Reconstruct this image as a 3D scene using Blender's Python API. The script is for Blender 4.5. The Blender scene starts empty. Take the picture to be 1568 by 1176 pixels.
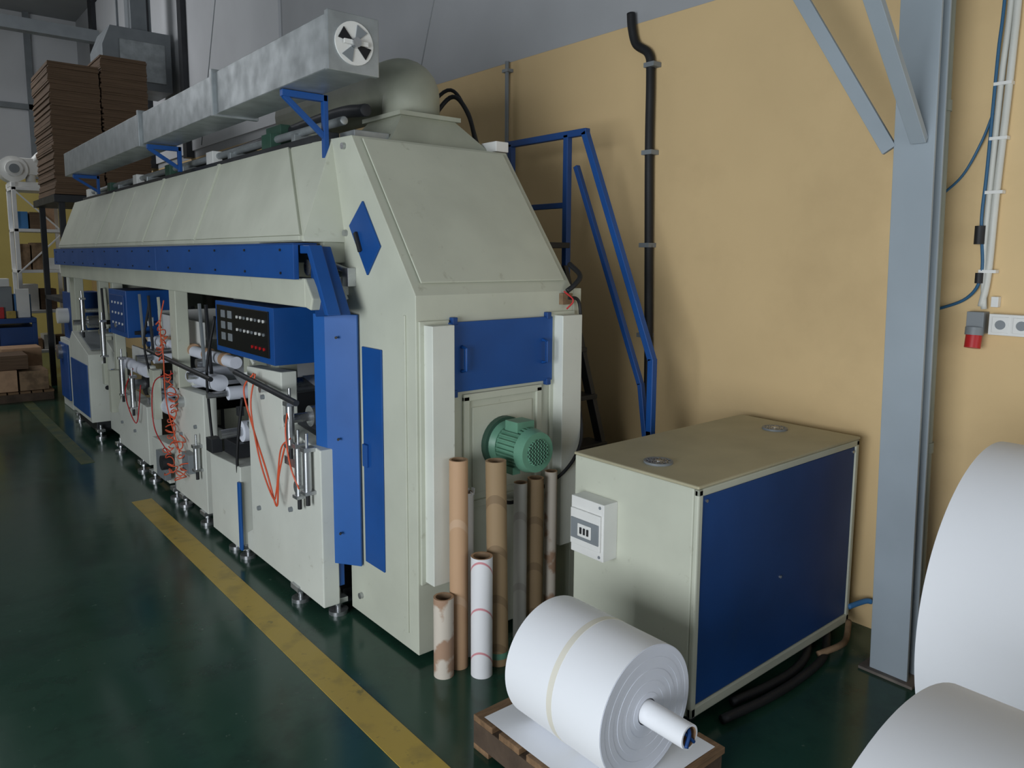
import bpy, bmesh, math, random
from mathutils import Vector, Matrix
random.seed(7)
S=bpy.context.scene
try:
    S.view_settings.view_transform='Standard'
except Exception: pass

# ---------------------------------------------------------------- materials
def lin(c):
    out=[]
    for v in c:
        v/=255.0
        out.append(v/12.92 if v<=0.04045 else ((v+0.055)/1.055)**2.4)
    return out
def mat(name,c,rough=.5,metal=0.0,var=.06,scale=6.0,bump=0.0,c2=None,mixlo=.45,mixhi=.65,stretch=None,coat=0.0,rvar=.1):
    m=bpy.data.materials.new(name); m.use_nodes=True
    nt=m.node_tree; b=nt.nodes['Principled BSDF']
    b.inputs['Roughness'].default_value=rough; b.inputs['Metallic'].default_value=metal
    if coat: b.inputs['Coat Weight'].default_value=coat; b.inputs['Coat Roughness'].default_value=.15
    tc=nt.nodes.new('ShaderNodeTexCoord'); mp=nt.nodes.new('ShaderNodeMapping')
    nt.links.new(tc.outputs['Object'],mp.inputs['Vector'])
    if stretch: mp.inputs['Scale'].default_value=stretch
    n=nt.nodes.new('ShaderNodeTexNoise'); n.inputs['Scale'].default_value=scale; n.inputs['Detail'].default_value=6
    nt.links.new(mp.outputs['Vector'],n.inputs['Vector'])
    r=nt.nodes.new('ShaderNodeValToRGB')
    a=lin(c); 
    bcol=lin(c2) if c2 else [v*(1-var*2.2) for v in a]
    acol=[min(1,v*(1+var*.3)) for v in a]
    r.color_ramp.elements[0].position=mixlo-.1 if not c2 else mixlo; r.color_ramp.elements[1].position=mixhi
    r.color_ramp.elements[0].color=(*acol,1) ; r.color_ramp.elements[1].color=(*bcol,1)
    nt.links.new(n.outputs['Fac'],r.inputs['Fac']); nt.links.new(r.outputs['Color'],b.inputs['Base Color'])
    mr=nt.nodes.new('ShaderNodeMapRange'); mr.inputs['To Min'].default_value=max(0.02,rough-rvar); mr.inputs['To Max'].default_value=min(1,rough+rvar)
    nt.links.new(n.outputs['Fac'],mr.inputs['Value']); nt.links.new(mr.outputs['Result'],b.inputs['Roughness'])
    if bump:
        bn=nt.nodes.new('ShaderNodeTexNoise'); bn.inputs['Scale'].default_value=scale*8; bn.inputs['Detail'].default_value=4
        nt.links.new(mp.outputs['Vector'],bn.inputs['Vector'])
        bp=nt.nodes.new('ShaderNodeBump'); bp.inputs['Strength'].default_value=bump; bp.inputs['Distance'].default_value=.01
        nt.links.new(bn.outputs['Fac'],bp.inputs['Height']); nt.links.new(bp.outputs['Normal'],b.inputs['Normal'])
    return m
def grime(m,col,scale,lo,hi,amt=1.0):
    nt=m.node_tree; b=nt.nodes['Principled BSDF']; old=b.inputs['Base Color'].links[0].from_socket
    n2=nt.nodes.new('ShaderNodeTexNoise'); n2.inputs['Scale'].default_value=scale; n2.inputs['Detail'].default_value=6; n2.inputs['Roughness'].default_value=.65
    tc=nt.nodes.new('ShaderNodeTexCoord'); nt.links.new(tc.outputs['Object'],n2.inputs['Vector'])
    rr=nt.nodes.new('ShaderNodeValToRGB'); rr.color_ramp.elements[0].position=lo; rr.color_ramp.elements[1].position=hi
    rr.color_ramp.elements[1].color=(amt,amt,amt,1)
    nt.links.new(n2.outputs['Fac'],rr.inputs['Fac'])
    mx=nt.nodes.new('ShaderNodeMix'); mx.data_type='RGBA'; mx.inputs[7].default_value=(*lin(col),1)
    nt.links.new(rr.outputs['Color'],mx.inputs[0]); nt.links.new(old,mx.inputs[6]); nt.links.new(mx.outputs[2],b.inputs['Base Color'])
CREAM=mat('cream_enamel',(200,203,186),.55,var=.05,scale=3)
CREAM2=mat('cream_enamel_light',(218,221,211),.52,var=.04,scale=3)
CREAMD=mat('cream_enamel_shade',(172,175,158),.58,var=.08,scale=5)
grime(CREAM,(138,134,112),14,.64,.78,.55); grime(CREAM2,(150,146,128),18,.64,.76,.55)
CHILT=mat('beige_top',(182,175,146),.5,var=.05,scale=4)
BLUE=mat('blue_enamel',(22,80,152),.45,var=.06,scale=4)
BLUED=mat('blue_panel_satin',(18,68,132),.52,var=.08,scale=2.5)
BLUEL=mat('blue_pillar',(26,90,164),.45,var=.05,scale=4)
grime(BLUE,(70,100,140),20,.68,.78,.5); grime(BLUED,(40,76,120),5,.6,.8,.5)
STEELBLUE=mat('column_paint',(158,169,177),.6,var=.04,scale=3)
PIPEG=mat('grey_green_pipe',(132,138,128),.6,var=.05,scale=4)
GALV=mat('galvanised_steel',(176,182,184),.42,metal=.6,var=.12,scale=9,rvar=.12)
STEEL=mat('machined_steel',(196,198,200),.28,metal=.85,var=.08,scale=12)
DARK=mat('dark_rubber',(26,27,30),.6,var=.1)
DARKM=mat('dark_metal',(52,54,58),.5,metal=.3,var=.1)
BLACK=mat('black_panel',(18,20,24),.35,var=.05)
ORANGE=mat('orange_hose',(222,92,56),.4,var=.05)
RED=mat('red_plastic',(190,30,34),.4,var=.05)
WHITE=mat('white_plastic',(228,228,224),.4,var=.03)
GREY=mat('grey_plastic',(130,136,140),.45,var=.05)
GREEN=mat('motor_green',(100,148,124),.4,var=.08,scale=8)
GREEND=mat('motor_dark_green',(54,86,72),.5,var=.08)
PAPER=mat('white_paper',(244,246,250),.7,var=.01,scale=2)
PAPERE=mat('paper_roll_edge',(228,232,242),.85,var=.015,scale=2)
TAPE=mat('cream_tape',(236,232,218),.55,var=.03)
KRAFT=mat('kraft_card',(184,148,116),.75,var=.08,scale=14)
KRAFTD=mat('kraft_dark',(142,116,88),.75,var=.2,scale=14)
KRAFTW=mat('kraft_white',(206,196,182),.75,c2=(168,136,112),scale=7,mixlo=.5,mixhi=.56)
CARD=mat('corrugated_card',(108,86,66),.85,var=.14,scale=3,stretch=(1,1,40))
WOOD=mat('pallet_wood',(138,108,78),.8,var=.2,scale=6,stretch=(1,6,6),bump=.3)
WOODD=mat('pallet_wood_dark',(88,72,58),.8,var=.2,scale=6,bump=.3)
SHELFW=mat('shelf_white',(230,230,228),.45,var=.04)
SKYB=mat('blue_bin',(60,120,175),.5,var=.06)
CABLEB=mat('blue_cable',(42,94,130),.5,var=.03)
CABLEG=mat('grey_conduit',(206,206,198),.5,var=.03)
FLOOR=mat('green_floor_paint',(36,70,56),.18,c2=(50,82,68),scale=1.3,mixlo=.4,mixhi=.75,bump=.06,rvar=.12)
grime(FLOOR,(112,130,118),28,.66,.74,.8); grime(FLOOR,(26,46,38),3.2,.5,.72,.7)
LINE=mat('yellow_line_paint',(186,158,68),.4,c2=(162,140,68),scale=7,mixlo=.5,mixhi=.68)
grime(LINE,(110,106,60),16,.6,.72,.7)
LINEW=mat('worn_line_paint',(84,92,52),.5,c2=(60,80,58),scale=7,mixlo=.4,mixhi=.6)
WALLY=mat('yellow_wall_paint',(222,193,144),.8,var=.03,scale=1.2,bump=.05)
grime(WALLY,(196,168,124),1.6,.5,.8,.5)
WALLYD=mat('yellow_wall_far',(206,188,112),.8,var=.05,scale=1.2)
WALLG=mat('grey_upper_wall',(176,178,181),.8,var=.05,scale=1.0,bump=.05)
WALLL=mat('light_wall_panel',(212,214,217),.8,var=.04,scale=1.0)
CEIL=mat('grey_ceiling',(160,162,164),.85,var=.05,scale=1)
CONC=mat('concrete_foot',(120,112,104),.85,var=.15,scale=9,bump=.2)
def stripe_mat(name,base,stripe,freq,thr,rough=.7):
    m=bpy.data.materials.new(name); m.use_nodes=True; nt=m.node_tree; b=nt.nodes['Principled BSDF']; b.inputs['Roughness'].default_value=rough
    tc=nt.nodes.new('ShaderNodeTexCoord'); w=nt.nodes.new('ShaderNodeTexWave'); w.bands_direction='DIAGONAL'
    w.inputs['Scale'].default_value=freq; w.inputs['Distortion'].default_value=.3
    nt.links.new(tc.outputs['Object'],w.inputs['Vector'])
    r=nt.nodes.new('ShaderNodeValToRGB'); r.color_ramp.elements[0].position=thr; r.color_ramp.elements[1].position=min(1,thr+.01)
    r.color_ramp.elements[0].color=(*lin(base),1); r.color_ramp.elements[1].color=(*lin(stripe),1)
    nt.links.new(w.outputs['Fac'],r.inputs['Fac']); nt.links.new(r.outputs['Color'],b.inputs['Base Color'])
    return m
TUBER=stripe_mat('white_tube_red_stripe',(226,226,228),(206,130,138),3.4,.989)
TUBEK=stripe_mat('kraft_tube_spiral',(190,154,120),(198,166,136),2.0,.97)
TUBED=stripe_mat('kraft_tube_dark_spiral',(150,126,94),(130,108,80),3.0,.93)
TUBEG=stripe_mat('grey_tube',(170,168,160),(156,152,144),2.0,.97)

# ---------------------------------------------------------------- mesh builder
def catmull(pts,n=8):
    P=[Vector(p) for p in pts]
    if len(P)<3: return P
    P=[P[0]*2-P[1]]+P+[P[-1]*2-P[-2]]
    o=[]
    for i in range(1,len(P)-2):
        a,b_,c,d=P[i-1],P[i],P[i+1],P[i+2]
        for k in range(n):
            t=k/n
            o.append(.5*((2*b_)+(c-a)*t+(2*a-5*b_+4*c-d)*t*t+(3*b_-a-3*c+d)*t**3))
    o.append(P[-2]); return o
class B:
    def __init__(s,name,parent=None,bevel=0.0):
        s.name=name; s.parent=parent; s.bevel=bevel; s.bm=bmesh.new(); s.mats=[]; s.lean=0
    def mi(s,m):
        if m not in s.mats: s.mats.append(m)
        return s.mats.index(m)
    def faces(s,vs,fs,m,smooth=False):
        V=[s.bm.verts.new(v) for v in vs]; k=s.mi(m); out=[]
        for f in fs:
            try:
                F=s.bm.faces.new([V[i] for i in f]); F.material_index=k; F.smooth=smooth; out.append(F)
            except ValueError: pass
        return V
    def box(s,x0,x1,y0,y1,z0,z1,m,M=None):
        x0,x1=min(x0,x1),max(x0,x1);y0,y1=min(y0,y1),max(y0,y1);z0,z1=min(z0,z1),max(z0,z1)
        vs=[(x,y,z) for x in (x0,x1) for y in (y0,y1) for z in (z0,z1)]
        if M is not None: vs=[M@Vector(v) for v in vs]
        s.faces(vs,[(0,1,3,2),(4,6,7,5),(0,4,5,1),(2,3,7,6),(0,2,6,4),(1,5,7,3)],m); return s
    def prism(s,poly,axis,a0,a1,m):
        def P(p,a):
            return {'x':(a,p[0],p[1]),'y':(p[0],a,p[1]),'z':(p[0],p[1],a)}[axis]
        n=len(poly); vs=[P(p,a0) for p in poly]+[P(p,a1) for p in poly]
        fs=[tuple(range(n)),tuple(range(2*n-1,n-1,-1))]+[(i,(i+1)%n,n+(i+1)%n,n+i) for i in range(n)]
        s.faces(vs,fs,m); return s
    def slab(s,quad,off,m):
        q=[Vector(p) for p in quad]; o=Vector(off); vs=q+[p+o for p in q]; n=len(q)
        s.faces(vs,[tuple(range(n)),tuple(range(2*n-1,n-1,-1))]+[(i,(i+1)%n,n+(i+1)%n,n+i) for i in range(n)],m); return s
    def frame(s,d):
        d=Vector(d).normalized(); a=Vector((0,0,1)) if abs(d.z)<.9 else Vector((1,0,0))
        u=d.cross(a).normalized(); return u,d.cross(u).normalized()
    def cyl(s,p0,p1,r,m,seg=24,r2=None,mcap=None):
        p0,p1=Vector(p0),Vector(p1); r2=r if r2 is None else r2; u,v=s.frame(p1-p0)
        vs=[];
        for p,R in ((p0,r),(p1,r2)):
            for i in range(seg):
                a=2*math.pi*i/seg; vs.append(p+u*math.cos(a)*R+v*math.sin(a)*R)
        s.faces(vs,[(i,(i+1)%seg,seg+(i+1)%seg,seg+i) for i in range(seg)],m,True)
        mc=mcap or m
        s.faces(vs[:seg],[tuple(range(seg))],mc); s.faces(vs[seg:],[tuple(range(seg))],mc); return s
    def pipe(s,p0,p1,r,ri,m,seg=32,mend=None,mi_=None):
        p0,p1=Vector(p0),Vector(p1); u,v=s.frame(p1-p0)
        def ring(p,R): return [p+u*math.cos(2*math.pi*i/seg)*R+v*math.sin(2*math.pi*i/seg)*R for i in range(seg)]
        q=[(i,(i+1)%seg,seg+(i+1)%seg,seg+i) for i in range(seg)]
        s.faces(ring(p0,r)+ring(p1,r),q,m,True)
        s.faces(ring(p0,ri)+ring(p1,ri),q,mi_ or m,True)
        s.faces(ring(p0,r)+ring(p0,ri),q,mend or m); s.faces(ring(p1,r)+ring(p1,ri),q,mend or m); return s
    def sweep(s,pts,r,m,seg=10,smooth=True,n=8):
        P=catmull(pts,n) if smooth else [Vector(p) for p in pts]
        u=None; vs=[]
        for i,p in enumerate(P):
            d=(P[min(i+1,len(P)-1)]-P[max(i-1,0)]).normalized()
            if u is None: u,_=s.frame(d)
            u=(u-d*u.dot(d)).normalized(); v=d.cross(u)
            for k in range(seg):
                a=2*math.pi*k/seg; vs.append(p+u*math.cos(a)*r+v*math.sin(a)*r)
        fs=[]
        for i in range(len(P)-1):
            for k in range(seg):
                fs.append((i*seg+k,i*seg+(k+1)%seg,(i+1)*seg+(k+1)%seg,(i+1)*seg+k))
        fs.append(tuple(range(seg))); fs.append(tuple((len(P)-1)*seg+k for k in range(seg)))
        s.faces(vs,fs,m,True); return s
    def bar(s,p0,p1,w,h,m):
        p0,p1=Vector(p0),Vector(p1); u,v=s.frame(p1-p0); vs=[]
        for p in (p0,p1):
            for a,c in ((-1,-1),(1,-1),(1,1),(-1,1)): vs.append(p+u*a*w/2+v*c*h/2)
        s.faces(vs,[(0,1,2,3),(4,7,6,5)]+[(i,(i+1)%4,4+(i+1)%4,4+i) for i in range(4)],m); return s
    def done(s):
        if s.lean:
            for v in s.bm.verts: v.co.y+=s.lean*v.co.z
        bmesh.ops.recalc_face_normals(s.bm,faces=s.bm.faces)
        me=bpy.data.meshes.new(s.name); s.bm.to_mesh(me); s.bm.free()
        for m in s.mats: me.materials.append(m)
        o=bpy.data.objects.new(s.name,me); S.collection.objects.link(o)
        if s.bevel:
            md=o.modifiers.new('bevel','BEVEL'); md.width=s.bevel; md.segments=2; md.limit_method='ANGLE'; md.angle_limit=math.radians(40)
        if s.parent is not None: o.parent=s.parent
        return o
def empty(name):
    e=bpy.data.objects.new(name,None); S.collection.objects.link(e); e.empty_display_size=.2; return e

# ---------------------------------------------------------------- room
B('floor').box(-4,3.6,-3,17.6,-.1,0,FLOOR).done()
w=B('wall_right'); w.box(3.3,3.5,-3,17.6,0,2.93,WALLY); w.box(3.298,3.5,-3,17.6,2.93,6.2,WALLG); w.done()
w=B('wall_end'); w.box(-4,3.3,17.4,17.6,0,3.1,WALLYD); w.box(-4,3.3,17.4,17.6,3.1,6.2,WALLL); w.done()
w=B('wall_left_blocker'); w.box(-4.2,-4,3.0,17.6,0,6.2,WALLG); w.box(-4.2,-4,-3,3.0,2.9,6.2,WALLG); w.done()  # unseen; added to keep the far hall dark, upper part blocks high sky light
w=B('wall_back_blocker'); w.box(-4.2,3.5,-3.2,-3.0,2.7,6.2,WALLG); w.box(-4.2,0,-3.2,-3.0,0,2.7,WALLG); w.box(3.2,3.5,-3.2,-3.0,0,2.7,WALLG); w.done()  # out of view; put in to cut sky light on upward-facing panels
B('ceiling').box(-4.2,3.6,-3.2,17.6,6.2,6.3,CEIL).done()
t=B('trim_1'); 
for y0,y1 in ((10.5,10.65),(12.2,12.5),(15.5,15.8)): t.box(3.2,3.298,y0,y1,2.93,6.2,DARKM)
t.box(3.27,3.298,7.6,10.5,3.02,6.15,WALLL); t.box(3.27,3.298,10.65,12.2,3.0,6.1,WALLL); t.box(3.27,3.298,12.5,15.5,3.0,6.1,WALLL)
t.box(1.2,3.2,15.0,15.2,5.3,5.5,GREY); t.box(1.2,3.2,17.3,17.4,4.4,4.5,GREY); t.box(2.4,2.5,17.3,17.4,3.1,6.2,GREY)
t.done()
B('floor_marking_line').box(1.175,1.30,-1.5,5.35,0,.0025,LINE).box(1.1,1.2,6.6,10.5,0,.002,LINEW).done()

# ---------------------------------------------------------------- printing press
PR=empty('printing_press')
YF=2.43
t=B('end_tower',PR,.006)
t.prism([(YF,.03),(YF,1.50),(2.92,2.16),(3.3,2.17),(3.3,1.72),(3.06,1.5),(3.0,1.42),(3.0,.03)],'x',1.57,2.42,CREAM)
t.box(2.42,2.47,YF,2.52,.0,1.51,CREAM)
t.prism([(2.455,1.545),(2.90,2.145),(2.895,2.15),(2.45,1.55)],'x',1.61,2.38,CREAM)
t.box(1.60,1.705,2.36,YF,.34,1.385,CREAM2)
t.box(2.29,2.41,2.36,YF,.34,1.395,CREAM2)
t.box(1.58,1.72,YF-.012,YF,.33,1.40,CREAM); t.box(2.27,2.42,YF-.012,YF,.33,1.41,CREAM)
for a in ((1.79,1.82,.62,1.08),(2.19,2.22,.62,1.08)): t.box(a[0],a[1],YF-.014,YF,a[2],a[3],CREAM)
t.box(1.79,2.22,YF-.014,YF,1.06,1.09,CREAM); t.box(1.79,2.22,YF-.014,YF,.60,.63,CREAM)
t.box(1.84,2.17,YF-.006,YF,.66,1.03,CREAM)
t.box(1.564,1.57,2.50,2.515,.1,1.42,CREAM); 
t.done()
t=B('end_door',PR,.004); t.box(1.715,2.275,YF-.02,YF,1.105,1.39,BLUE)
for x in (1.775,2.215):
    t.sweep([(x,YF-.02,1.19),(x,YF-.05,1.195),(x,YF-.05,1.285),(x,YF-.02,1.29)],.008,BLUE,smooth=False)
for x in (1.74,2.25):
    for z in (1.10,1.395): t.box(x-.012,x+.012,YF-.026,YF,z-.015,z+.015,BLUED)
t.done()
t=B('tower_side_panels',PR,.003)
t.box(1.562,1.57,2.685,2.85,.30,1.265,BLUE)
t.prism([(2.82,1.88),(2.68,1.69),(2.79,1.57),(2.94,1.78)],'x',1.56,1.57,BLUE)
t.bar((1.553,2.83,1.67),(1.553,2.87,1.75),.014,.02,DARKM)
t.box(1.55,1.57,2.80,2.84,.74,.84,BLUE)
for (y,z) in ((2.98,2.12),(2.98,1.75),(2.9,.12),(2.96,1.2),(2.96,.75),(2.96,.35)): t.cyl((1.555,y,z),(1.57,y,z),.014,STEEL,12)
t.done()
t=B('guard_pillar',PR,.004)
t.prism([(1.44,3.06),(1.465,3.0),(1.553,2.87),(1.566,2.88),(1.50,3.06)],'z',.27,1.40,BLUEL)
t.prism([(1.45,3.03),(1.48,2.99),(1.53,2.99),(1.53,3.05)],'z',.15,.27,BLUE)
for z in (1.3,.85,.42): t.cyl((1.49,2.94,z),(1.484,2.932,z),.006,DARK,8)
t.done()
t=B('guard_bracket',PR,.004)
t.prism([(3.02,1.69),(2.95,1.69),(2.78,1.41),(2.99,1.39),(3.03,1.52)],'x',1.42,1.48,BLUED)
t.prism([(3.02,1.695),(2.93,1.695),(2.77,1.41),(2.80,1.41),(2.95,1.66),(3.02,1.66)],'x',1.37,1.43,BLUE)
t.done()
t=B('guard_band',PR,.003)
for y0,y1 in ((3.02,5.1),(5.11,8.75)): t.box(1.34,1.365,y0,y1,1.55,1.70,BLUE)
t.box(1.34,1.45,3.02,8.75,1.695,1.705,BLUED)
y=3.15
while y<8.7:
    for z in (1.575,1.675): t.cyl((1.334,y,z),(1.34,y,z),.006,DARKM,8)
    y+=.42
t.done()
t=B('main_beam',PR,.006)
t.box(1.38,1.47,3.0,8.7,1.43,1.555,CREAM)
t.prism([(3.0,1.555),(2.93,1.47),(2.95,1.42),(3.0,1.43)],'x',1.38,1.47,CREAM)
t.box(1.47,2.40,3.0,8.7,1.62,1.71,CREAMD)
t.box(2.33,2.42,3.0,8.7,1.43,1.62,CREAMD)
t.done()
t=B('dryer_hood',PR,.003)
def hoodx(z): return 1.39+(z-1.73)*(1.56-1.39)/(2.17-1.73)
t.prism([(1.56,2.17),(1.39,1.73),(1.39,1.705),(2.45,1.705),(2.45,1.95),(2.36,2.17)],'y',3.52,8.7,CREAM)
brk=[3.5,4.45,5.55,7.0,8.7]
off=(-.014,0,.005)
for i,(a,b_) in enumerate(zip(brk[:-1],brk[1:])):
    al=a-.47 if i==0 else a
    t.slab([(1.558,a+.006,2.165),(1.392,al+.006,1.735),(1.392,b_-.006,1.735),(1.558,b_-.006,2.165)],off,CREAM)
    t.box(1.376,1.40,al+.006,b_-.006,1.715,1.737,CREAM)
    if i!=0:
        ym=(a+b_)/2
        t.slab([(hoodx(2.13)-.012,ym-.005,2.13),(hoodx(1.76)-.012,ym-.005,1.76),(hoodx(1.76)-.012,ym+.005,1.76),(hoodx(2.13)-.012,ym+.005,2.13)],(-.008,0,.003),CREAM)
for a in brk[1:-1]:
    t.slab([(1.556,a-.02,2.165),(1.390,a-.02,1.73),(1.390,a+.02,1.73),(1.556,a+.02,2.165)],(-.022,0,.008),CREAM)
V=[(1.558,3.50,2.168),(1.39,3.02,1.735),(1.39,3.02,1.71),(1.575,2.99,1.71),(1.575,3.10,2.168),(1.575,3.53,1.71),(1.39,3.53,1.71),(1.39,3.53,1.735)]
t.faces(V,[(0,1,7),(0,4,1),(1,4,3,2),(1,2,6,7),(2,3,5,6),(0,7,6,5),(0,5,3,4)],CREAM)
t.box(1.575,2.42,3.28,3.54,1.71,2.168,CREAM)
t.done()
t=B('hood_top_fittings',PR,.003)
t.box(1.60,1.66,3.2,8.6,2.17,2.21,DARKM)
t.sweep([(1.66,3.15,2.26),(1.66,8.4,2.26)],.02,GALV,smooth=False)
t.sweep([(1.80,3.2,2.33),(1.80,3.6,2.35),(1.78,5,2.3),(1.78,8.4,2.3)],.03,DARKM)
t.sweep([(2.15,3.5,2.28),(2.15,8.4,2.28)],.04,GALV,smooth=False)
for y in (3.6,4.5,5.4,6.3,7.2,8.1):
    t.box(1.62,2.2,y,y+.04,2.17,2.25,GALV)
    t.cyl((1.85,y+.25,2.17),(1.85,y+.25,2.30),.07,CREAMD,16)
    t.box(1.62,1.68,y+.3,y+.42,2.21,2.29,WHITE if int(y*10)%2 else GREEND)
t.box(1.72,1.78,4.0,4.2,2.17,2.36,GREEND)
t.box(2.38,2.46,2.95,3.07,2.17,2.22,WHITE)
t.box(1.66,1.84,3.06,3.2,2.17,2.21,GALV)
t.sweep([(2.3,3.5,2.3),(2.42,3.4,2.5),(2.46,3.3,2.42),(2.44,3.2,2.25),(2.40,3.15,2.17)],.012,DARK)
t.sweep([(2.3,3.6,2.35),(2.44,3.45,2.55),(2.50,3.35,2.42),(2.47,3.2,2.2),(2.44,3.12,2.17)],.010,DARK)
t.done()
def foot(t,x,y,h=.06):
    t.cyl((x,y,0),(x,y,.018),.045,STEEL,20); t.cyl((x,y,.018),(x,y,h+.06),.012,STEEL,12)
    t.box(x-.035,x+.03,y-.04,y+.04,h,h+.025,STEEL); t.cyl((x,y,h-.02),(x,y,h),.02,STEEL,6)
t=B('levelling_feet',PR,.002)
for (x,y) in ((1.52,3.04),(1.44,3.27),(1.44,3.95),(1.44,4.12),(1.44,4.62),(1.44,5.05),(1.44,5.25),(1.44,5.78),(1.44,6.1),(1.44,6.83),(1.42,7.47),(1.42,8.4),(2.3,4),(2.3,5),(2.3,7)): foot(t,x,y)
t.done()
t=B('station_side_frames',PR,.005)
t.prism([(2.98,.07),(3.9,.07),(3.9,.16),(3.82,.2),(3.82,1.08),(3.38,1.10),(3.38,.84),(2.98,.80)],'x',1.42,1.50,CREAM2)
t.prism([(3.92,.05),(4.4,.05),(4.4,.50),(3.92,.52)],'x',1.40,1.9,CREAM2)
t.box(1.385,1.40,3.90,3.935,.06,.44,BLUEL)
t.prism([(4.55,.08),(5.2,.08),(5.2,.62),(5.05,.80),(4.55,.82)],'x',1.42,1.50,CREAM2)
t.box(1.42,1.50,5.02,5.15,.78,1.43,CREAM)
t.prism([(5.35,.08),(5.75,.08),(5.75,.34),(5.35,.36)],'x',1.42,1.9,CREAM2)
t.prism([(5.85,.10),(6.75,.10),(6.75,.40),(6.55,.56),(5.85,.54)],'x',1.42,1.52,CREAM2)
t.prism([(6.9,.1),(7.35,.1),(7.35,.9),(6.9,.75)],'x',1.48,1.56,CREAM2)
t.box(1.45,1.53,6.85,6.93,.5,1.43,CREAM); t.box(1.45,1.53,8.45,8.7,.1,1.43,CREAM); t.box(1.45,1.53,7.35,7.43,.5,1.43,CREAM)
for y0,y1,z1 in ((3.05,3.85,1.1),(3.95,4.4,.6),(4.55,5.2,.9),(5.85,6.75,.6),(6.9,7.35,.9)):
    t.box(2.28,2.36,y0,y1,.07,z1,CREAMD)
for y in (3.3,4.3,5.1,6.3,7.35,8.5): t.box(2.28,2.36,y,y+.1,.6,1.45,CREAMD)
t.box(2.30,2.34,3.0,8.7,.03,.5,DARKM); t.box(2.42,2.45,3.0,8.7,.03,1.45,DARKM)  # dark sheets stand in for shade in the gaps between stations
t.box(1.55,2.3,3.05,8.7,.03,.1,DARKM)
t.box(1.56,1.58,4.95,5.95,1.05,1.22,WHITE); t.box(1.56,1.58,6.3,6.8,.7,.9,WHITE)
t.box(1.56,2.2,5.95,5.97,1.0,1.24,WHITE); t.box(1.7,2.2,4.48,4.5,.5,.8,DARKM)
t.done()
t=B('rollers',PR)
for (y,z,r,m) in ((3.25,.90,.05,STEEL),(3.55,1.0,.04,STEEL),(3.15,.6,.07,PAPERE),(4.15,.66,.06,PAPERE),(4.35,.85,.04,PAPERE),(4.7,.92,.05,PAPERE),(4.95,.72,.08,DARK),
      (5.4,1.0,.045,PAPERE),(5.6,.7,.06,PAPERE),(5.9,.9,.05,PAPERE),(6.2,.66,.09,DARK),(6.5,1.1,.04,PAPERE),(7.1,1.0,.05,STEEL),(7.6,1.15,.04,PAPERE),(8.2,1.0,.06,STEEL)):
    t.cyl((1.50,y,z),(2.28,y,z),r,m,24); t.cyl((1.38,y,z),(1.50,y,z),r*.45,STEEL,16)
t.cyl((1.52,4.25,1.04),(1.52,5.9,1.02),.035,PAPERE,20)
for y in (4.4,4.7,5.0,5.3,5.6): t.cyl((1.52,y,1.04),(1.52,y+.05,1.04),.04,KRAFT,20)
t.cyl((1.49,4.45,.90),(1.49,4.95,.88),.05,PAPERE,20); t.cyl((1.5,5.25,.60),(1.5,5.8,.58),.06,PAPERE,20); t.cyl((1.48,6.0,.78),(1.48,6.6,.78),.045,PAPERE,20)
t.done()
t=B('paper_web',PR)
def web(pts):
    vs=[];fs=[]
    for (y,z) in pts: vs+= [(1.60,y,z),(2.2,y,z)]
    for i in range(len(pts)-1): fs.append((2*i,2*i+1,2*i+3,2*i+2))
    t.faces(vs,fs,PAPER)
web([(3.1,.95),(3.55,1.045)]); web([(3.07,.9),(3.1,.62)])
web([(4.3,.85),(4.66,.97),(5.36,1.06)]); web([(5.36,1.05),(5.36,.80)]); web([(5.99,.95),(6.5,1.14)]); web([(6.45,1.1),(6.45,.8)])
web([(7.1,1.05),(7.6,1.19),(8.2,1.06)])
t.box(1.62,2.2,3.2,3.75,.55,.78,PAPERE)
t.done()
t=B('pneumatic_cylinders',PR,.002)
for (y,z0,z1) in ((3.22,.78,.98),(3.14,.56,.80),(3.05,.60,.80),(4.62,.35,.5),(6.1,.5,.74),(6.4,.56,.85),(7.0,.8,1.1),(7.8,.95,1.25)):
    t.cyl((1.39,y,z0),(1.39,y,z1),.019,STEEL,18); t.cyl((1.39,y,z1),(1.39,y,z1+.07),.007,STEEL,10)
    t.cyl((1.39,y,z0-.06),(1.39,y,z0),.010,DARK,10); t.box(1.366,1.42,y-.025,y+.025,z1-.012,z1+.008,STEEL); t.box(1.366,1.42,y-.025,y+.025,z0-.008,z0+.008,STEEL)
for (y,z) in ((3.3,.45),(3.7,.35),(3.6,.95),(4.0,.35),(5.0,.5),(4.7,.6),(6.2,.3),(6.6,.3)):
    t.cyl((1.405,y,z),(1.42,y,z),.012,GREY,14)
t.cyl((1.37,3.1,1.0),(1.37,3.85,1.05),.014,DARKM,12); t.cyl((1.39,4.3,.95),(1.39,5.6,.99),.014,DARKM,12)
t.box(1.37,1.42,4.72,4.86,.3,.42,GREY); t.box(1.45,1.60,4.1,4.3,.52,.60,DARKM); t.box(1.38,1.42,5.3,5.5,.12,.3,GREY)
t.cyl((1.36,5.3,.25),(1.42,5.3,.25),.05,DARKM,20)
t.box(1.38,1.45,6.78,6.86,.35,.7,CREAM); t.box(1.40,1.45,5.55,5.65,.5,.85,CREAM)
for i,y in enumerate((4.5,4.62,5.5,5.75,6.0,7.15,7.25)):
    t.bar((1.46,y,.95+.03*(i%3)),(1.46,y+.05,1.36),.022,.016,(DARKM,GREY,CREAM)[i%3])
t.box(1.52,2.2,5.15,5.2,.9,1.0,GREY); t.box(1.52,2.2,6.95,7.05,1.2,1.4,CREAM)
t.box(1.38,1.44,4.3,4.4,.52,.60,DARKM); t.box(1.39,1.42,3.15,3.3,.68,.72,STEEL)
rnd=random.Random(3)
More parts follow.
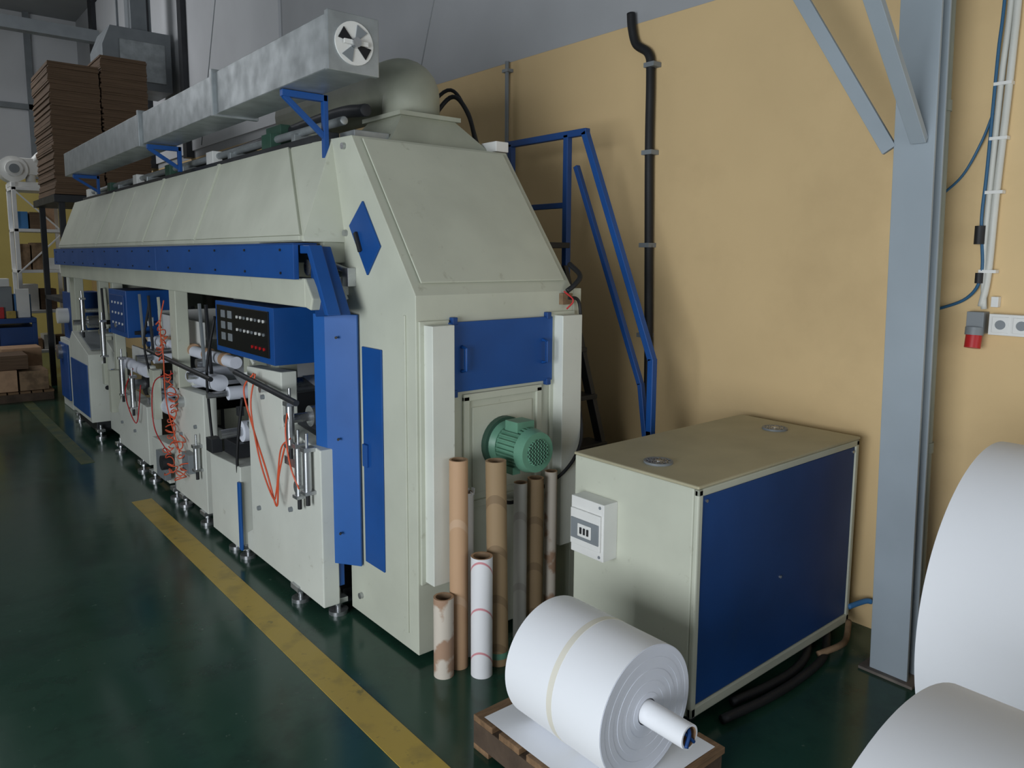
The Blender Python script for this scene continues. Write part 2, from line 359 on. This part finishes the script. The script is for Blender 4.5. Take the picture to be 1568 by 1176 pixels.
for i in range(34):   # valves, clamps, brackets and bolts on the stations
    y=rnd.choice([3.95,4.2,4.45,4.75,5.1,5.45,5.8,6.2,6.6,7.0,7.3])+rnd.uniform(-.1,.1); z=rnd.uniform(.55,1.2); s_=rnd.uniform(.02,.05)
    m_=rnd.choice([STEEL,DARKM,CREAM2,GREY,WHITE,DARKM,BLUE])
    if i%3==0: t.cyl((1.44,y,z),(1.52,y,z),s_*.7,m_,14)
    elif i%3==1: t.box(1.45,1.45+s_,y,y+s_*1.3,z,z+s_*1.6,m_)
    else: t.bar((1.47,y,z),(1.48,y+rnd.uniform(-.2,.2),z+rnd.uniform(-.25,.1)),.014,.02,m_)
t.done()
t=B('tension_arms',PR,.002)
t.cyl((1.42,3.06,1.60),(1.57,3.06,1.60),.035,STEEL,18); t.cyl((1.45,3.12,1.66),(1.56,2.93,1.58),.014,STEEL,12)
t.bar((1.50,3.1,1.70),(1.54,2.95,1.46),.03,.02,CREAM2); t.box(1.50,1.57,2.97,3.02,1.48,1.56,CREAM2)
t.cyl((1.48,3.0,1.52),(1.57,3.0,1.52),.02,DARKM,12); t.box(1.53,1.57,2.90,2.95,1.52,1.60,STEEL)
t.done()
t=B('control_panel',PR,.005)
t.box(1.40,1.72,3.40,4.2,1.13,1.405,BLUE); t.box(1.392,1.40,3.45,4.16,1.16,1.385,BLACK)
for i in range(8):
    for z in (1.335,1.27): t.cyl((1.386,3.50+i*.05,z),(1.392,3.50+i*.05,z),.008,WHITE if (i+int(z*10))%3 else GREY,12)
for i in range(2):
    for k in range(3): t.box(1.389,1.392,3.93+i*.1,3.99+i*.1,1.20+.06*k,1.24+.06*k,GREY)
for i in range(4): t.cyl((1.386,3.50+i*.05,1.20),(1.392,3.50+i*.05,1.20),.008,RED,12)
t.box(1.5,1.6,3.6,3.7,1.0,1.13,CREAMD); t.box(1.5,1.6,4.0,4.08,1.0,1.13,CREAMD)
t.done()
t=B('control_panel_far',PR,.005)
t.box(1.40,1.75,6.2,6.75,1.02,1.38,BLUE); t.box(1.392,1.40,6.25,6.7,1.06,1.34,BLUED)
for i in range(4):
    for z in (1.12,1.2,1.28): t.cyl((1.386,6.3+i*.1,z),(1.392,6.3+i*.1,z),.010,WHITE,10)
t.done()
t=B('operator_console',PR,.006)
t.prism([(7.5,.14),(8.35,.14),(8.35,.82),(8.2,.92),(7.5,.76)],'x',1.36,1.68,CREAM2)
t.box(1.352,1.36,7.55,8.3,.18,.66,BLUE); t.prism([(7.6,.79),(8.1,.905),(8.1,.915),(7.6,.80)],'x',1.40,1.64,GREY)
t.cyl((1.5,7.49,.45),(1.5,7.5,.45),.02,DARKM,12); t.box(1.4,1.66,7.52,8.3,.05,.14,DARKM)
t.done()
t=B('air_hoses',PR)
def coil(x,y,z0,z1,r,turns,m=ORANGE,ph=0,sway=.06):
    pts=[]; n=turns*8
    for i in range(n+1):
        a=2*math.pi*i/8+ph; k=i/n; rr_=r*(.6+.5*math.sin(k*7+ph)**2)
        pts.append((x+rr_*math.cos(a)*.5,y+rr_*math.sin(a)+sway*math.sin(k*8+ph),z0+(z1-z0)*k+.01*math.sin(a*1.7)))
    t.sweep(pts,.0038,m,seg=6,n=2)
coil(1.37,5.02,.42,.90,.05,13); coil(1.37,4.85,.22,.50,.06,7,ph=1); coil(1.38,5.22,.95,1.22,.04,8); coil(1.37,5.12,.2,.4,.05,5,ph=2)
t.sweep([(1.38,5.12,1.36),(1.36,5.16,1.2),(1.35,5.08,1.0),(1.36,5.1,.7),(1.37,4.9,.4)],.004,ORANGE,6)
t.sweep([(1.38,3.62,1.07),(1.35,3.68,.98),(1.36,3.60,.8),(1.36,3.45,.62),(1.37,3.36,.46),(1.36,3.30,.62),(1.37,3.24,.78)],.0045,ORANGE,6)
t.sweep([(1.38,3.60,1.07),(1.36,3.62,.9),(1.35,3.5,.66),(1.36,3.38,.50),(1.36,3.33,.55),(1.37,3.29,.75),(1.38,3.2,.82)],.004,ORANGE,6)
t.sweep([(1.38,3.22,.95),(1.35,3.18,.85),(1.36,3.16,.7),(1.38,3.12,.6)],.004,ORANGE,6)
t.sweep([(1.38,5.0,.9),(1.34,5.3,.8),(1.34,5.35,.5),(1.36,5.1,.35)],.004,RED,6)
t.sweep([(1.40,6.1,.8),(1.36,6.2,.6),(1.38,6.0,.4),(1.4,5.9,.7)],.004,RED,6)
t.sweep([(1.42,3.9,.9),(1.40,3.95,.6),(1.42,4.0,.35)],.008,DARK,6); t.sweep([(1.46,4.4,1.3),(1.42,4.45,1.0),(1.44,4.5,.7),(1.46,4.48,.3)],.008,DARK,6); t.sweep([(1.46,5.8,1.3),(1.42,5.82,1.0),(1.44,5.7,.7)],.008,DARK,6)
t.done()
t=B('fan_motor',PR)
cx,cz=2.0,.86
t.cyl((cx,YF-.006,cz),(cx,YF-.035,cz),.115,GREEND,32); t.cyl((cx,YF-.035,cz),(cx,YF-.06,cz),.10,GREEN,32,r2=.085)
t.cyl((cx,YF-.06,cz),(cx,YF-.19,cz),.078,GREEN,32)
for i in range(28):
    a=2*math.pi*i/28; M=Matrix.Translation((cx,0,cz))@Matrix.Rotation(a,4,'Y')
    t.box(.074,.09,YF-.185,YF-.07,-.003,.003,GREEN,M)
t.cyl((cx,YF-.19,cz),(cx,YF-.235,cz),.093,GREEN,32,r2=.083)
t.cyl((cx,YF-.235,cz),(cx,YF-.237,cz),.055,DARK,24)
for i in range(-3,4):
    h=math.sqrt(max(0,.055**2-(i*.016)**2)); t.box(cx+i*.016-.003,cx+i*.016+.003,YF-.241,YF-.235,cz-h,cz+h,GREEN)
    t.box(cx-h,cx+h,YF-.241,YF-.235,cz+i*.016-.003,cz+i*.016+.003,GREEN)
t.box(cx-.045,cx+.045,YF-.16,YF-.08,cz+.07,cz+.115,GREEN)
for s_ in (-1,1): t.box(cx+s_*.05-.02,cx+s_*.05+.02,YF-.16,YF-.09,cz-.10,cz-.07,GREEN)
t.done()
t=B('motor_cable',PR)
t.sweep([(2.36,YF-.02,1.47),(2.43,YF-.03,1.44),(2.435,YF-.035,1.2),(2.43,YF-.04,1.0),(2.40,YF-.085,.82),(2.30,YF-.09,.70),(2.16,YF-.05,.62),(2.0,YF-.05,.60),(1.93,YF-.04,.68),(1.97,YF-.1,.79)],.008,DARK,8)
t.sweep([(2.36,YF-.02,1.50),(2.40,YF-.03,1.53),(2.44,YF-.02,1.57),(2.46,2.5,1.62)],.012,DARK,8)
t.box(2.33,2.39,YF-.025,YF,1.44,1.49,KRAFTD); t.sweep([(2.34,YF-.02,1.50),(2.37,YF-.05,1.46),(2.35,YF-.03,1.42)],.004,RED,6)
t.sweep([(2.45,YF-.01,.6),(2.44,YF-.03,.3),(2.46,YF-.05,.04),(2.5,YF-.1,.01)],.005,GREEN,6)
t.done()
t=B('exhaust_elbow',PR)
zb,zt=2.17,2.31
A=[(1.82,3.02,zb),(2.40,3.02,zb),(2.40,3.5,zb),(1.82,3.5,zb),(1.93,3.1,zt),(2.24,3.1,zt),(2.24,3.42,zt),(1.93,3.42,zt)]
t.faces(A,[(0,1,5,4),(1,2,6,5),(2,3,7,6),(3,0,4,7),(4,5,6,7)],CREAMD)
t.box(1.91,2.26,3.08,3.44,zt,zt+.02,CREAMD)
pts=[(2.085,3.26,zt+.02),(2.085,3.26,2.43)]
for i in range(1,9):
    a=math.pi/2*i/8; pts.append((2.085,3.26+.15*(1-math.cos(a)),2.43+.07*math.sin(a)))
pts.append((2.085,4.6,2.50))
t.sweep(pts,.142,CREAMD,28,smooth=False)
t.done()

# ---------------------------------------------------------------- galvanised duct
D=empty('ventilation_duct')
t=B('duct_body',D,.003)
x0,x1,z0,z1=1.34,1.54,2.35,2.55
ys=[2.65,3.9,5.3,7.9]
for i,(a,b_) in enumerate(zip(ys[:-1],ys[1:])):
    k=.004*(i%2); t.box(x0+k,x1-k,a,b_,z0+k,z1-k,GALV)
for y in ys[1:-1]: t.box(x0-.016,x1+.016,y-.014,y+.014,z0-.010,z1+.016,GALV)
t.box(x0-.008,x1+.008,2.64,2.665,z0-.008,z1+.008,GALV)
t.done()
t=B('duct_damper',D)
c=Vector((1.44,2.637,2.45))
t.cyl((c.x,2.64,c.z),(c.x,2.634,c.z),.08,WHITE,32)
for i in range(4):
    a0=math.radians(60+90*i-20); a1=math.radians(60+90*i+20)
    P=[(c.x+.02*math.cos(a0),c.z+.02*math.sin(a0)),(c.x+.07*math.cos(a0),c.z+.07*math.sin(a0)),(c.x+.07*math.cos(a1),c.z+.07*math.sin(a1)),(c.x+.02*math.cos(a1),c.z+.02*math.sin(a1))]
    t.prism(P,'y',2.630,2.634,BLACK if i in (1,3) else GREY)
t.cyl((c.x,2.634,c.z),(c.x,2.61,c.z),.018,STEEL,16); t.box(c.x-.05,c.x+.05,2.618,2.626,c.z-.008,c.z+.008,WHITE)
t.done()
t=B('duct_brackets',D,.002)
for y in (3.1,5.2,7.6):
    t.box(1.35,1.556,y,y+.03,2.32,2.348,BLUE); t.box(1.536,1.558,y,y+.03,1.93 if y<4 else 2.19,2.348,BLUE)
    t.bar((1.36,y+.015,2.325),(1.545,y+.015,2.17 if y<4 else 2.21),.022,.022,BLUE)
t.done()
# ---------------------------------------------------------------- ladder platform
L=B('platform_ladder',None,.003)
x=2.87
L.bar((x,2.80,2.30),(x,3.5,2.30),.035,.035,BLUED); L.bar((x,2.95,1.93),(x,3.5,1.93),.03,.03,BLUED)
L.bar((x,2.95,0),(x,2.95,2.30),.035,.035,BLUED); L.bar((x,3.42,0),(x,3.42,2.30),.035,.035,BLUED)
L.bar((x,2.82,2.30),(x,2.33,1.15),.035,.035,BLUE); L.bar((x,2.33,1.16),(x,2.33,.76),.035,.035,BLUE)
L.bar((x,2.88,2.13),(x,2.40,1.02),.028,.028,BLUED); L.bar((x,2.40,1.03),(x,2.35,.7),.028,.028,BLUED)
L.bar((x,2.33,.8),(x,2.31,0),.035,.035,BLUED)
for xx in (2.58,2.85): L.bar((xx,2.95,1.60),(xx,2.42,0),.05,.03,DARKM)
L.bar((2.58,2.95,0),(2.58,2.95,1.73),.03,.03,BLUED); L.bar((2.58,3.42,0),(2.58,3.42,1.73),.03,.03,BLUED)
for i in range(6):
    k=(i+.8)/6.6; y=2.42+.53*k; z=1.60*k; L.box(2.58,2.86,y-.04,y+.10,z-.012,z+.012,DARKM)
L.box(2.57,2.88,2.93,3.45,1.70,1.73,DARKM)
L.done()
# ---------------------------------------------------------------- chiller
C=empty('industrial_chiller')
cx0,cx1,cy0,cy1,cz0,cz1=2.05,3.19,1.44,2.03,.05,.89
t=B('cabinet',C,.006)
t.box(cx0,cx1,cy0+.02,cy1,cz0,cz1-.012,CREAM)
t.box(cx0-.004,cx1+.004,cy0-.002,cy1+.004,cz1-.012,cz1,CHILT)
t.box(cx0,cx0+.028,cy0,cy0+.02,cz0,cz1-.012,CREAM); t.box(cx1-.028,cx1,cy0,cy0+.02,cz0,cz1-.012,CREAM)
t.box(cx0,cx1,cy0,cy0+.02,cz0,cz0+.04,CREAM); t.box(cx0,cx1,cy0,cy0+.02,cz1-.04,cz1-.012,CREAM)
t.box(cx0+.05,cx0+.09,cy0+.04,cy0+.1,0,.05,DARKM)
for x in (cx0+.08,cx1-.08):
    for y in (cy0+.08,cy1-.08): t.cyl((x-.02,y,.03),(x+.02,y,.03),.03,DARKM,16)
t.done()
t=B('front_panel',C,.003)
t.box(cx0+.03,cx1-.03,cy0+.006,cy0+.02,cz0+.042,cz1-.042,BLUED)
for (x,z) in ((cx0+.05,cz1-.06),(cx0+.55,.42),(cx1-.05,cz1-.06)): t.cyl((x,cy0+.006,z),(x,cy0,z),.006,STEEL,10)
t.done()
t=B('top_vents',C)
for (x,y) in ((2.18,1.72),(3.03,1.75)):
    t.pipe((x,y,cz1),(x,y,cz1+.008),.055,.045,GREY,32); t.cyl((x,y,cz1),(x,y,cz1+.002),.045,BLACK,24)
    for i in range(6):
        a=math.pi*i/6; t.bar((x-.046*math.cos(a),y-.046*math.sin(a),cz1+.006),(x+.046*math.cos(a),y+.046*math.sin(a),cz1+.006),.004,.004,STEEL)
    for r in (.02,.034): t.pipe((x,y,cz1+.004),(x,y,cz1+.008),r+.002,r-.002,STEEL,24)
    t.cyl((x,y,cz1),(x,y,cz1+.009),.012,STEEL,16)
t.done()
t=B('breaker_box',C,.005)
t.box(1.975,2.05,1.80,1.97,.525,.745,WHITE); t.box(1.966,1.975,1.81,1.965,.56,.70,WHITE)
t.box(1.962,1.966,1.815,1.96,.585,.665,GREY); t.box(1.958,1.962,1.85,1.92,.60,.65,WHITE)
for i in range(3): t.box(1.954,1.958,1.86+i*.018,1.87+i*.018,.612,.638,DARK)
for z in (.54,.73): t.cyl((1.973,1.82,z),(1.975,1.82,z),.006,GREY,10)
t.done()
t=B('chiller_hoses',C)
t.sweep([(2.18,1.40,.02),(2.4,1.37,.02),(2.62,1.36,.022),(2.85,1.38,.02),(3.0,1.44,.03),(3.1,1.5,.05)],.016,DARK)
t.sweep([(2.3,1.44,.02),(2.5,1.41,.022),(2.7,1.41,.02),(2.86,1.45,.03),(3.1,1.6,.04)],.016,DARK)
t.sweep([(3.18,1.44,.12),(3.25,1.40,.14),(3.27,1.38,.14)],.012,SKYB)
t.sweep([(2.85,1.40,.03),(2.95,1.36,.05),(3.05,1.38,.04),(3.15,1.42,.07)],.013,KRAFTD)
t.done()
# ---------------------------------------------------------------- column, pipe, braces
LN=.020
t=B('steel_column',None,.002); t.lean=LN
Y0,Y1=1.09,1.235
t.box(2.955,2.97,Y0,Y1,.0,6.18,STEELBLUE); t.box(3.03,3.042,Y0,Y1,0,6.18,STEELBLUE); t.box(2.97,3.03,1.13,1.142,0,6.18,STEELBLUE)
t.box(2.93,3.055,1.06,1.27,0,.012,CONC)
t.done()
t=B('column_brace',None,.002); t.lean=LN
t.bar((2.962,1.252,2.06),(2.962,1.87,3.10),.02,.055,STEELBLUE)
t.bar((2.945,1.14,2.08),(2.02,1.12,2.97),.055,.03,STEELBLUE)
t.done()
t=B('drain_pipe'); t.lean=LN; t.cyl((3.098,1.135,0),(3.098,1.135,6.18),.036,PIPEG,24)
for z in (.9,2.2,3.6): t.cyl((3.098,1.135,z),(3.098,1.135,z+.04),.041,PIPEG,24)
t.done()
# ---------------------------------------------------------------- wall cables, sockets
t=B('wall_cable')
t.sweep([(3.26,2.87,2.98),(3.26,2.86,2.9),(3.265,2.83,2.81),(3.265,2.74,2.74),(3.265,2.725,2.62),(3.265,2.72,2.23),(3.265,2.70,1.6),(3.265,2.68,.9),(3.265,2.68,.02)],.024,DARK,12)
for z in (2.68,2.22,1.72,1.22): t.box(3.235,3.298,2.68,2.75,z-.012,z+.012,GREY)
t.done()
t=B('power_socket_set',None,.003)
t.box(3.24,3.299,1.02,1.08,1.365,1.45,GREY); t.cyl((3.245,1.05,1.365),(3.235,1.05,1.31),.028,RED,20); t.cyl((3.246,1.05,1.39),(3.243,1.05,1.36),.032,GREY,20)
t.box(3.25,3.299,.725,1.005,1.365,1.445,WHITE)
for i in range(4):
    y=.965-i*.07; t.box(3.247,3.25,y-.028,y+.028,1.375,1.435,WHITE); t.cyl((3.2465,y,1.405),(3.247,y,1.405),.018,GREY,16)
t.box(3.27,3.299,.985,1.01,1.47,1.51,WHITE)
t.done()
t=B('conduit_cables')
t.sweep([(3.28,1.00,6.1),(3.28,1.005,3.0),(3.28,1.01,2.4),(3.28,1.025,1.9),(3.28,1.03,1.60),(3.28,1.045,1.47)],.013,CABLEG)
t.sweep([(3.28,1.025,6.1),(3.28,1.025,3.0),(3.28,1.04,2.3),(3.28,1.05,1.75),(3.28,1.045,1.6),(3.28,1.035,1.46)],.011,CABLEG)
t.sweep([(3.27,1.045,6.1),(3.27,1.045,3.0),(3.27,1.055,2.4),(3.27,1.06,2.0),(3.27,1.065,1.8),(3.27,1.05,1.6),(3.285,1.10,1.5),(3.288,1.23,1.44)],.006,CABLEB)
t.sweep([(3.27,1.055,2.2),(3.28,1.09,2.1),(3.288,1.15,1.98),(3.288,1.23,1.9)],.005,CABLEB)
t.cyl((3.262,1.065,1.71),(3.262,1.065,1.78),.018,DARK,12); t.cyl((3.262,1.055,1.56),(3.262,1.055,1.60),.014,DARK,12)
for z in (2.3,2.1,1.9,1.6): t.box(3.264,3.297,1.0,1.06,z,z+.012,WHITE)
t.done()
t=B('wall_conduit'); t.cyl((3.27,3.95,1.5),(3.27,3.95,2.93),.014,GREY,12); t.box(3.25,3.297,3.92,3.98,2.86,2.88,GREY); t.done()
# ---------------------------------------------------------------- paper rolls
def roll(name,x,z,r,y0,y1,rc,ext=0,tape=None):
    t=B(name)
    n=9
    t.pipe((x,y0+.004,z),(x,y1-.004,z),r,rc+.004,PAPER,96,mend=PAPERE)
    for k in range(n):
        ra=rc+.004+(r-rc-.006)*k/n; rb=rc+.004+(r-rc-.006)*(k+1)/n; d=(.0016,.0006,.0014,.0008,.0015,.0005,.0012,.0006,.0012)[k]
        t.pipe((x,y0+.004-d,z),(x,y0+.01,z),rb,ra,PAPERE,96); t.pipe((x,y1-.004+d,z),(x,y1-.01,z),rb,ra,PAPERE,96)
    t.pipe((x,y0-ext,z),(x,y1,z),rc,rc*.82,PAPER if ext else KRAFT,40,mi_=KRAFT)
    if tape:
        t.pipe((x,tape,z),(x,tape+.022,z),r+.0008,r,TAPE,96)
    return t
t=roll('paper_roll',1.63,.327,.2,1.29,1.71,.036,ext=.15,tape=1.49)
t.sweep([(1.61,1.135,.305),(1.64,1.16,.345),(1.63,1.3,.33)],.006,BLUED,6); t.sweep([(1.65,1.138,.305),(1.62,1.17,.34),(1.63,1.3,.32)],.005,BLUED,6)
t.done()
t=roll('paper_roll',2.585,.606,.485,-.7,.755,.05); t.done()
P=B('wooden_pallet',None,.002)
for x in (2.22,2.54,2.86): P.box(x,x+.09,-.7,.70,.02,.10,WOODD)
for i in range(9): P.box(2.22,2.95,-.7+i*.16,-.6+i*.16,.10,.118,WOOD)
for y in (-.7,0,.6): P.box(2.22,2.95,y,y+.1,0,.02,WOOD)
P.done()
t=roll('paper_roll',1.205,.475,.474,-.95,.43,.05); t.done()
P=B('wooden_pallet',None,.002)
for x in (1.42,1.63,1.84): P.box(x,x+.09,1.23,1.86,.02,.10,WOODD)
for i in range(5): y=1.22+i*.135; P.box(1.42,1.93,y,y+.10,.10,.122,WOOD)
for y in (1.23,1.5,1.78): P.box(1.42,1.93,y,y+.08,0,.02,WOOD)
P.done()
P=B('paper_sheet'); 
n=8; vs=[];fs=[]
for i in range(n+1):
    for j in range(n+1):
        vs.append((1.435+.47*i/n,1.24+.58*j/n,.1238+.001*math.sin(i*1.3+j)))
for i in range(n):
    for j in range(n): a=i*(n+1)+j; fs.append((a,a+1,a+n+2,a+n+1))
P.faces(vs,fs,PAPER,True); P.done()
# ---------------------------------------------------------------- core tubes
def tube(x,y,h,r,m,lean=(0,0),jag=False,patch=None):
    t=B('cardboard_tube')
    top=(x+lean[0],y+lean[1],h)
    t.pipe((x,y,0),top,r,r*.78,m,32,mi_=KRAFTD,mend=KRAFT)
    if patch:
        z,mm=patch; k=z/h; t.pipe((x+lean[0]*k,y+lean[1]*k,z),(x+lean[0]*(k+.03),y+lean[1]*(k+.03),z+.03*h),r+.001,r,mm,32)
    if jag:
        for i in range(8):
            a=2*math.pi*i/8; t.bar((top[0]+r*.9*math.cos(a),top[1]+r*.9*math.sin(a),h-.01),(top[0]+r*math.cos(a),top[1]+r*math.sin(a),h+random.uniform(.005,.03)),.012,.003,PAPER)
    return t.done()
tube(1.685,2.31,.86,.037,TUBEK)
tube(1.825,2.23,.845,.042,TUBED,(.0,.02),patch=(.03,GREEN))
tube(1.72,2.205,.49,.043,TUBER)
tube(1.60,2.295,.325,.040,KRAFTW)
tube(1.765,2.36,.70,.026,WHITE,jag=True)
tube(2.02,2.325,.70,.029,TUBEG)
tube(2.115,2.335,.70,.036,TUBED)
tube(2.215,2.345,.71,.028,KRAFTW)

# ---------------------------------------------------------------- background storage
R=B('storage_rack',None,.003)
for x in (1.55,3.0):
    for y in (9.6,10.9): R.box(x,x+.06,y,y+.06,0,2.3,DARKM)
R.box(1.5,3.1,9.55,11.0,2.22,2.3,DARKM); R.box(1.55,3.05,9.6,10.95,1.1,1.15,DARKM)
R.done()
K=B('cardboard_stack')
for (x0,x1,h) in ((1.53,2.02,3.70),(2.04,2.52,3.86)):
    z=2.31
    while z<h:
        d=random.uniform(-.012,.012); e=random.uniform(-.01,.01)
        K.box(x0+d,x1+d*.5,9.6+e,10.7,z,z+.020,CARD); z+=.021
K.done()
SH=B('storage_shelf',None,.003)
for x in (1.40,1.95):
    for y in (12.0,12.5): SH.box(x,x+.05,y,y+.05,0,2.6,SHELFW)
for z in (.3,.85,1.4,1.95,2.5): SH.box(1.4,2.0,12.0,12.55,z,z+.04,SHELFW)
SH.bar((1.42,12,1.4),(1.97,12,1.95),.02,.02,SHELFW); SH.bar((1.42,12,2.5),(1.97,12,1.95),.02,.02,SHELFW)
SH.done()
SB=B('shelf_boxes',None,.004)
for z in (.34,.89,1.44,1.99):
    x=1.46
    while x<1.85:
        ww=random.uniform(.1,.2); hh=random.uniform(.12,.38); SB.box(x,min(x+ww,1.94),12.1,12.4,z+.003,z+hh,random.choice([KRAFT,WHITE,CARD,KRAFTD,SKYB])); x+=ww+.02
SB.done()
F=B('ventilation_blower',None,.01)
F.cyl((1.45,12.1,2.78),(1.45,12.4,2.78),.17,WHITE,28); F.cyl((1.45,12.1,2.78),(1.45,12.02,2.78),.10,WHITE,24); F.cyl((1.45,12.02,2.78),(1.45,12.01,2.78),.06,GREY,24); F.box(1.5,1.85,12.15,12.4,2.72,2.94,WHITE); F.box(1.4,1.9,12.1,12.45,2.545,2.62,WHITE)
F.cyl((1.66,12.25,2.6),(1.66,12.25,2.75),.06,WHITE,16); F.sweep([(1.7,12.2,2.9),(1.8,12.15,3.0),(1.95,12.15,2.95),(2.0,12.2,2.7)],.05,WHITE)
F.done()
WB=B('workbench',None,.004)
WB.box(1.0,1.45,11.0,11.7,.80,.86,BLUED); 
for x in (1.0,1.4):
    for y in (11.0,11.65): WB.box(x,x+.05,y,y+.05,0,.8,BLUED)
WB.box(1.0,1.45,11.02,11.7,.35,.75,BLUED); WB.done()
M=B('bench_equipment',None,.005)
M.box(1.05,1.22,11.1,11.4,.862,1.25,GREY); M.box(1.24,1.42,11.15,11.4,.862,1.15,SKYB); M.box(1.26,1.40,11.1,11.15,.862,1.22,WHITE); M.box(1.07,1.2,11.1,11.3,1.252,1.35,WHITE)
M.box(1.02,1.12,11.05,11.1,.862,1.0,RED); M.box(1.14,1.24,11.03,11.08,.862,.95,LINE)
M.done()
BM=B('slitting_machine',None,.006)
BM.box(1.46,1.85,9.0,9.5,.0,.75,CREAM2); BM.box(1.44,1.46,9.02,9.48,.1,.7,BLUE); BM.box(1.5,1.8,9.05,9.45,.75,1.25,BLUED); BM.cyl((1.4,9.2,1.0),(1.5,9.2,1.0),.08,WHITE,28); BM.cyl((1.4,9.35,.6),(1.46,9.35,.6),.08,STEEL,20)
BM.box(1.5,1.56,9.1,9.16,1.25,1.7,CREAM2); BM.box(1.45,1.7,9.05,9.2,1.45,1.6,WHITE)
BM.done()
BX=B('cardboard_boxes',None,.004)
BX.box(.80,1.08,9.9,10.4,.12,.36,KRAFT); BX.box(1.10,1.38,9.9,10.4,.12,.34,KRAFTD); BX.box(.85,1.2,9.95,10.4,.362,.52,CARD); BX.box(1.0,1.4,10.42,10.8,.12,.55,KRAFT)
BX.done()
PL=B('wooden_pallet',None,.002)
for y in (9.88,10.3,10.72): PL.box(.75,1.42,y,y+.08,0,.09,WOODD)
for i in range(6): PL.box(.75+i*.115,.85+i*.115,9.88,10.8,.09,.115,WOOD)
PL.done()
PB=B('plastic_bin',None,.006)
PB.box(1.0,1.3,10.85,10.98,.0,.3,SKYB); PB.box(.98,1.32,10.84,10.99,.28,.32,SKYB)
PB.done()
HD=B('ceiling_duct_box',None,.006)  # boxy ductwork hung under the ceiling, simplified
HD.prism([(2.35,4.05),(2.45,3.8),(3.18,3.8),(3.18,4.55),(2.45,4.55),(2.35,4.3)],'y',10.9,11.6,GREY)
HD.box(2.55,3.1,10.88,10.9,3.9,4.4,GALV)
HD.box(2.6,2.63,11.2,11.23,4.55,6.19,GREY); HD.box(3.0,3.03,11.2,11.23,4.55,6.19,GREY); HD.box(2.75,2.95,11.1,11.4,4.55,6.19,GREY)
HD.done()
WR=B('hanging_wires')
WR.sweep([(3.2,3.6,6.19),(2.3,3.6,2.4)],.003,GREY,6,smooth=False); WR.sweep([(1.9,4.2,6.19),(1.75,5.4,2.4)],.003,GREY,6,smooth=False)
WR.done()
# ---------------------------------------------------------------- light
def area(name,loc,target,sx,sy,power,col):
    l=bpy.data.lights.new(name,'AREA'); l.shape='RECTANGLE'; l.size=sx; l.size_y=sy; l.energy=power; l.color=col
    o=bpy.data.objects.new(name,l); S.collection.objects.link(o); o.location=loc
    o.rotation_euler=(Vector(target)-Vector(loc)).to_track_quat('-Z','Y').to_euler(); return o
area('loading_door_daylight',(-3.7,.2,1.35),(2.5,1.6,.9),3.4,2.4,245,(.90,.95,1))
area('rear_door_daylight',(1.6,-2.8,1.3),(2.6,2.5,.9),2.4,1.8,30,(.93,.965,1))
area('far_hall_fill',(0.2,12.0,6.1),(2.4,12.0,3.5),2.0,7.0,190,(.95,.97,1))  # added fill to brighten the far hall; the ceiling has no skylight
W=bpy.data.worlds.new('World'); S.world=W; W.use_nodes=True
W.node_tree.nodes['Background'].inputs[0].default_value=(.70,.77,.86,1); W.node_tree.nodes['Background'].inputs[1].default_value=.5
# ---------------------------------------------------------------- camera
cam=bpy.data.cameras.new('camera'); co=bpy.data.objects.new('camera',cam); S.collection.objects.link(co)
cam.sensor_width=36; cam.lens=36*1150.5/1568; cam.clip_start=.02; cam.shift_y=-.0332
r=Vector((.76777,-.64070,.00590)); u=Vector((.07412,.09796,.99243)); f=Vector((.63642,.76152,-.12270))
co.matrix_world=Matrix(((r.x,u.x,-f.x,0),(r.y,u.y,-f.y,-.03),(r.z,u.z,-f.z,1.65),(0,0,0,1)))
S.camera=co
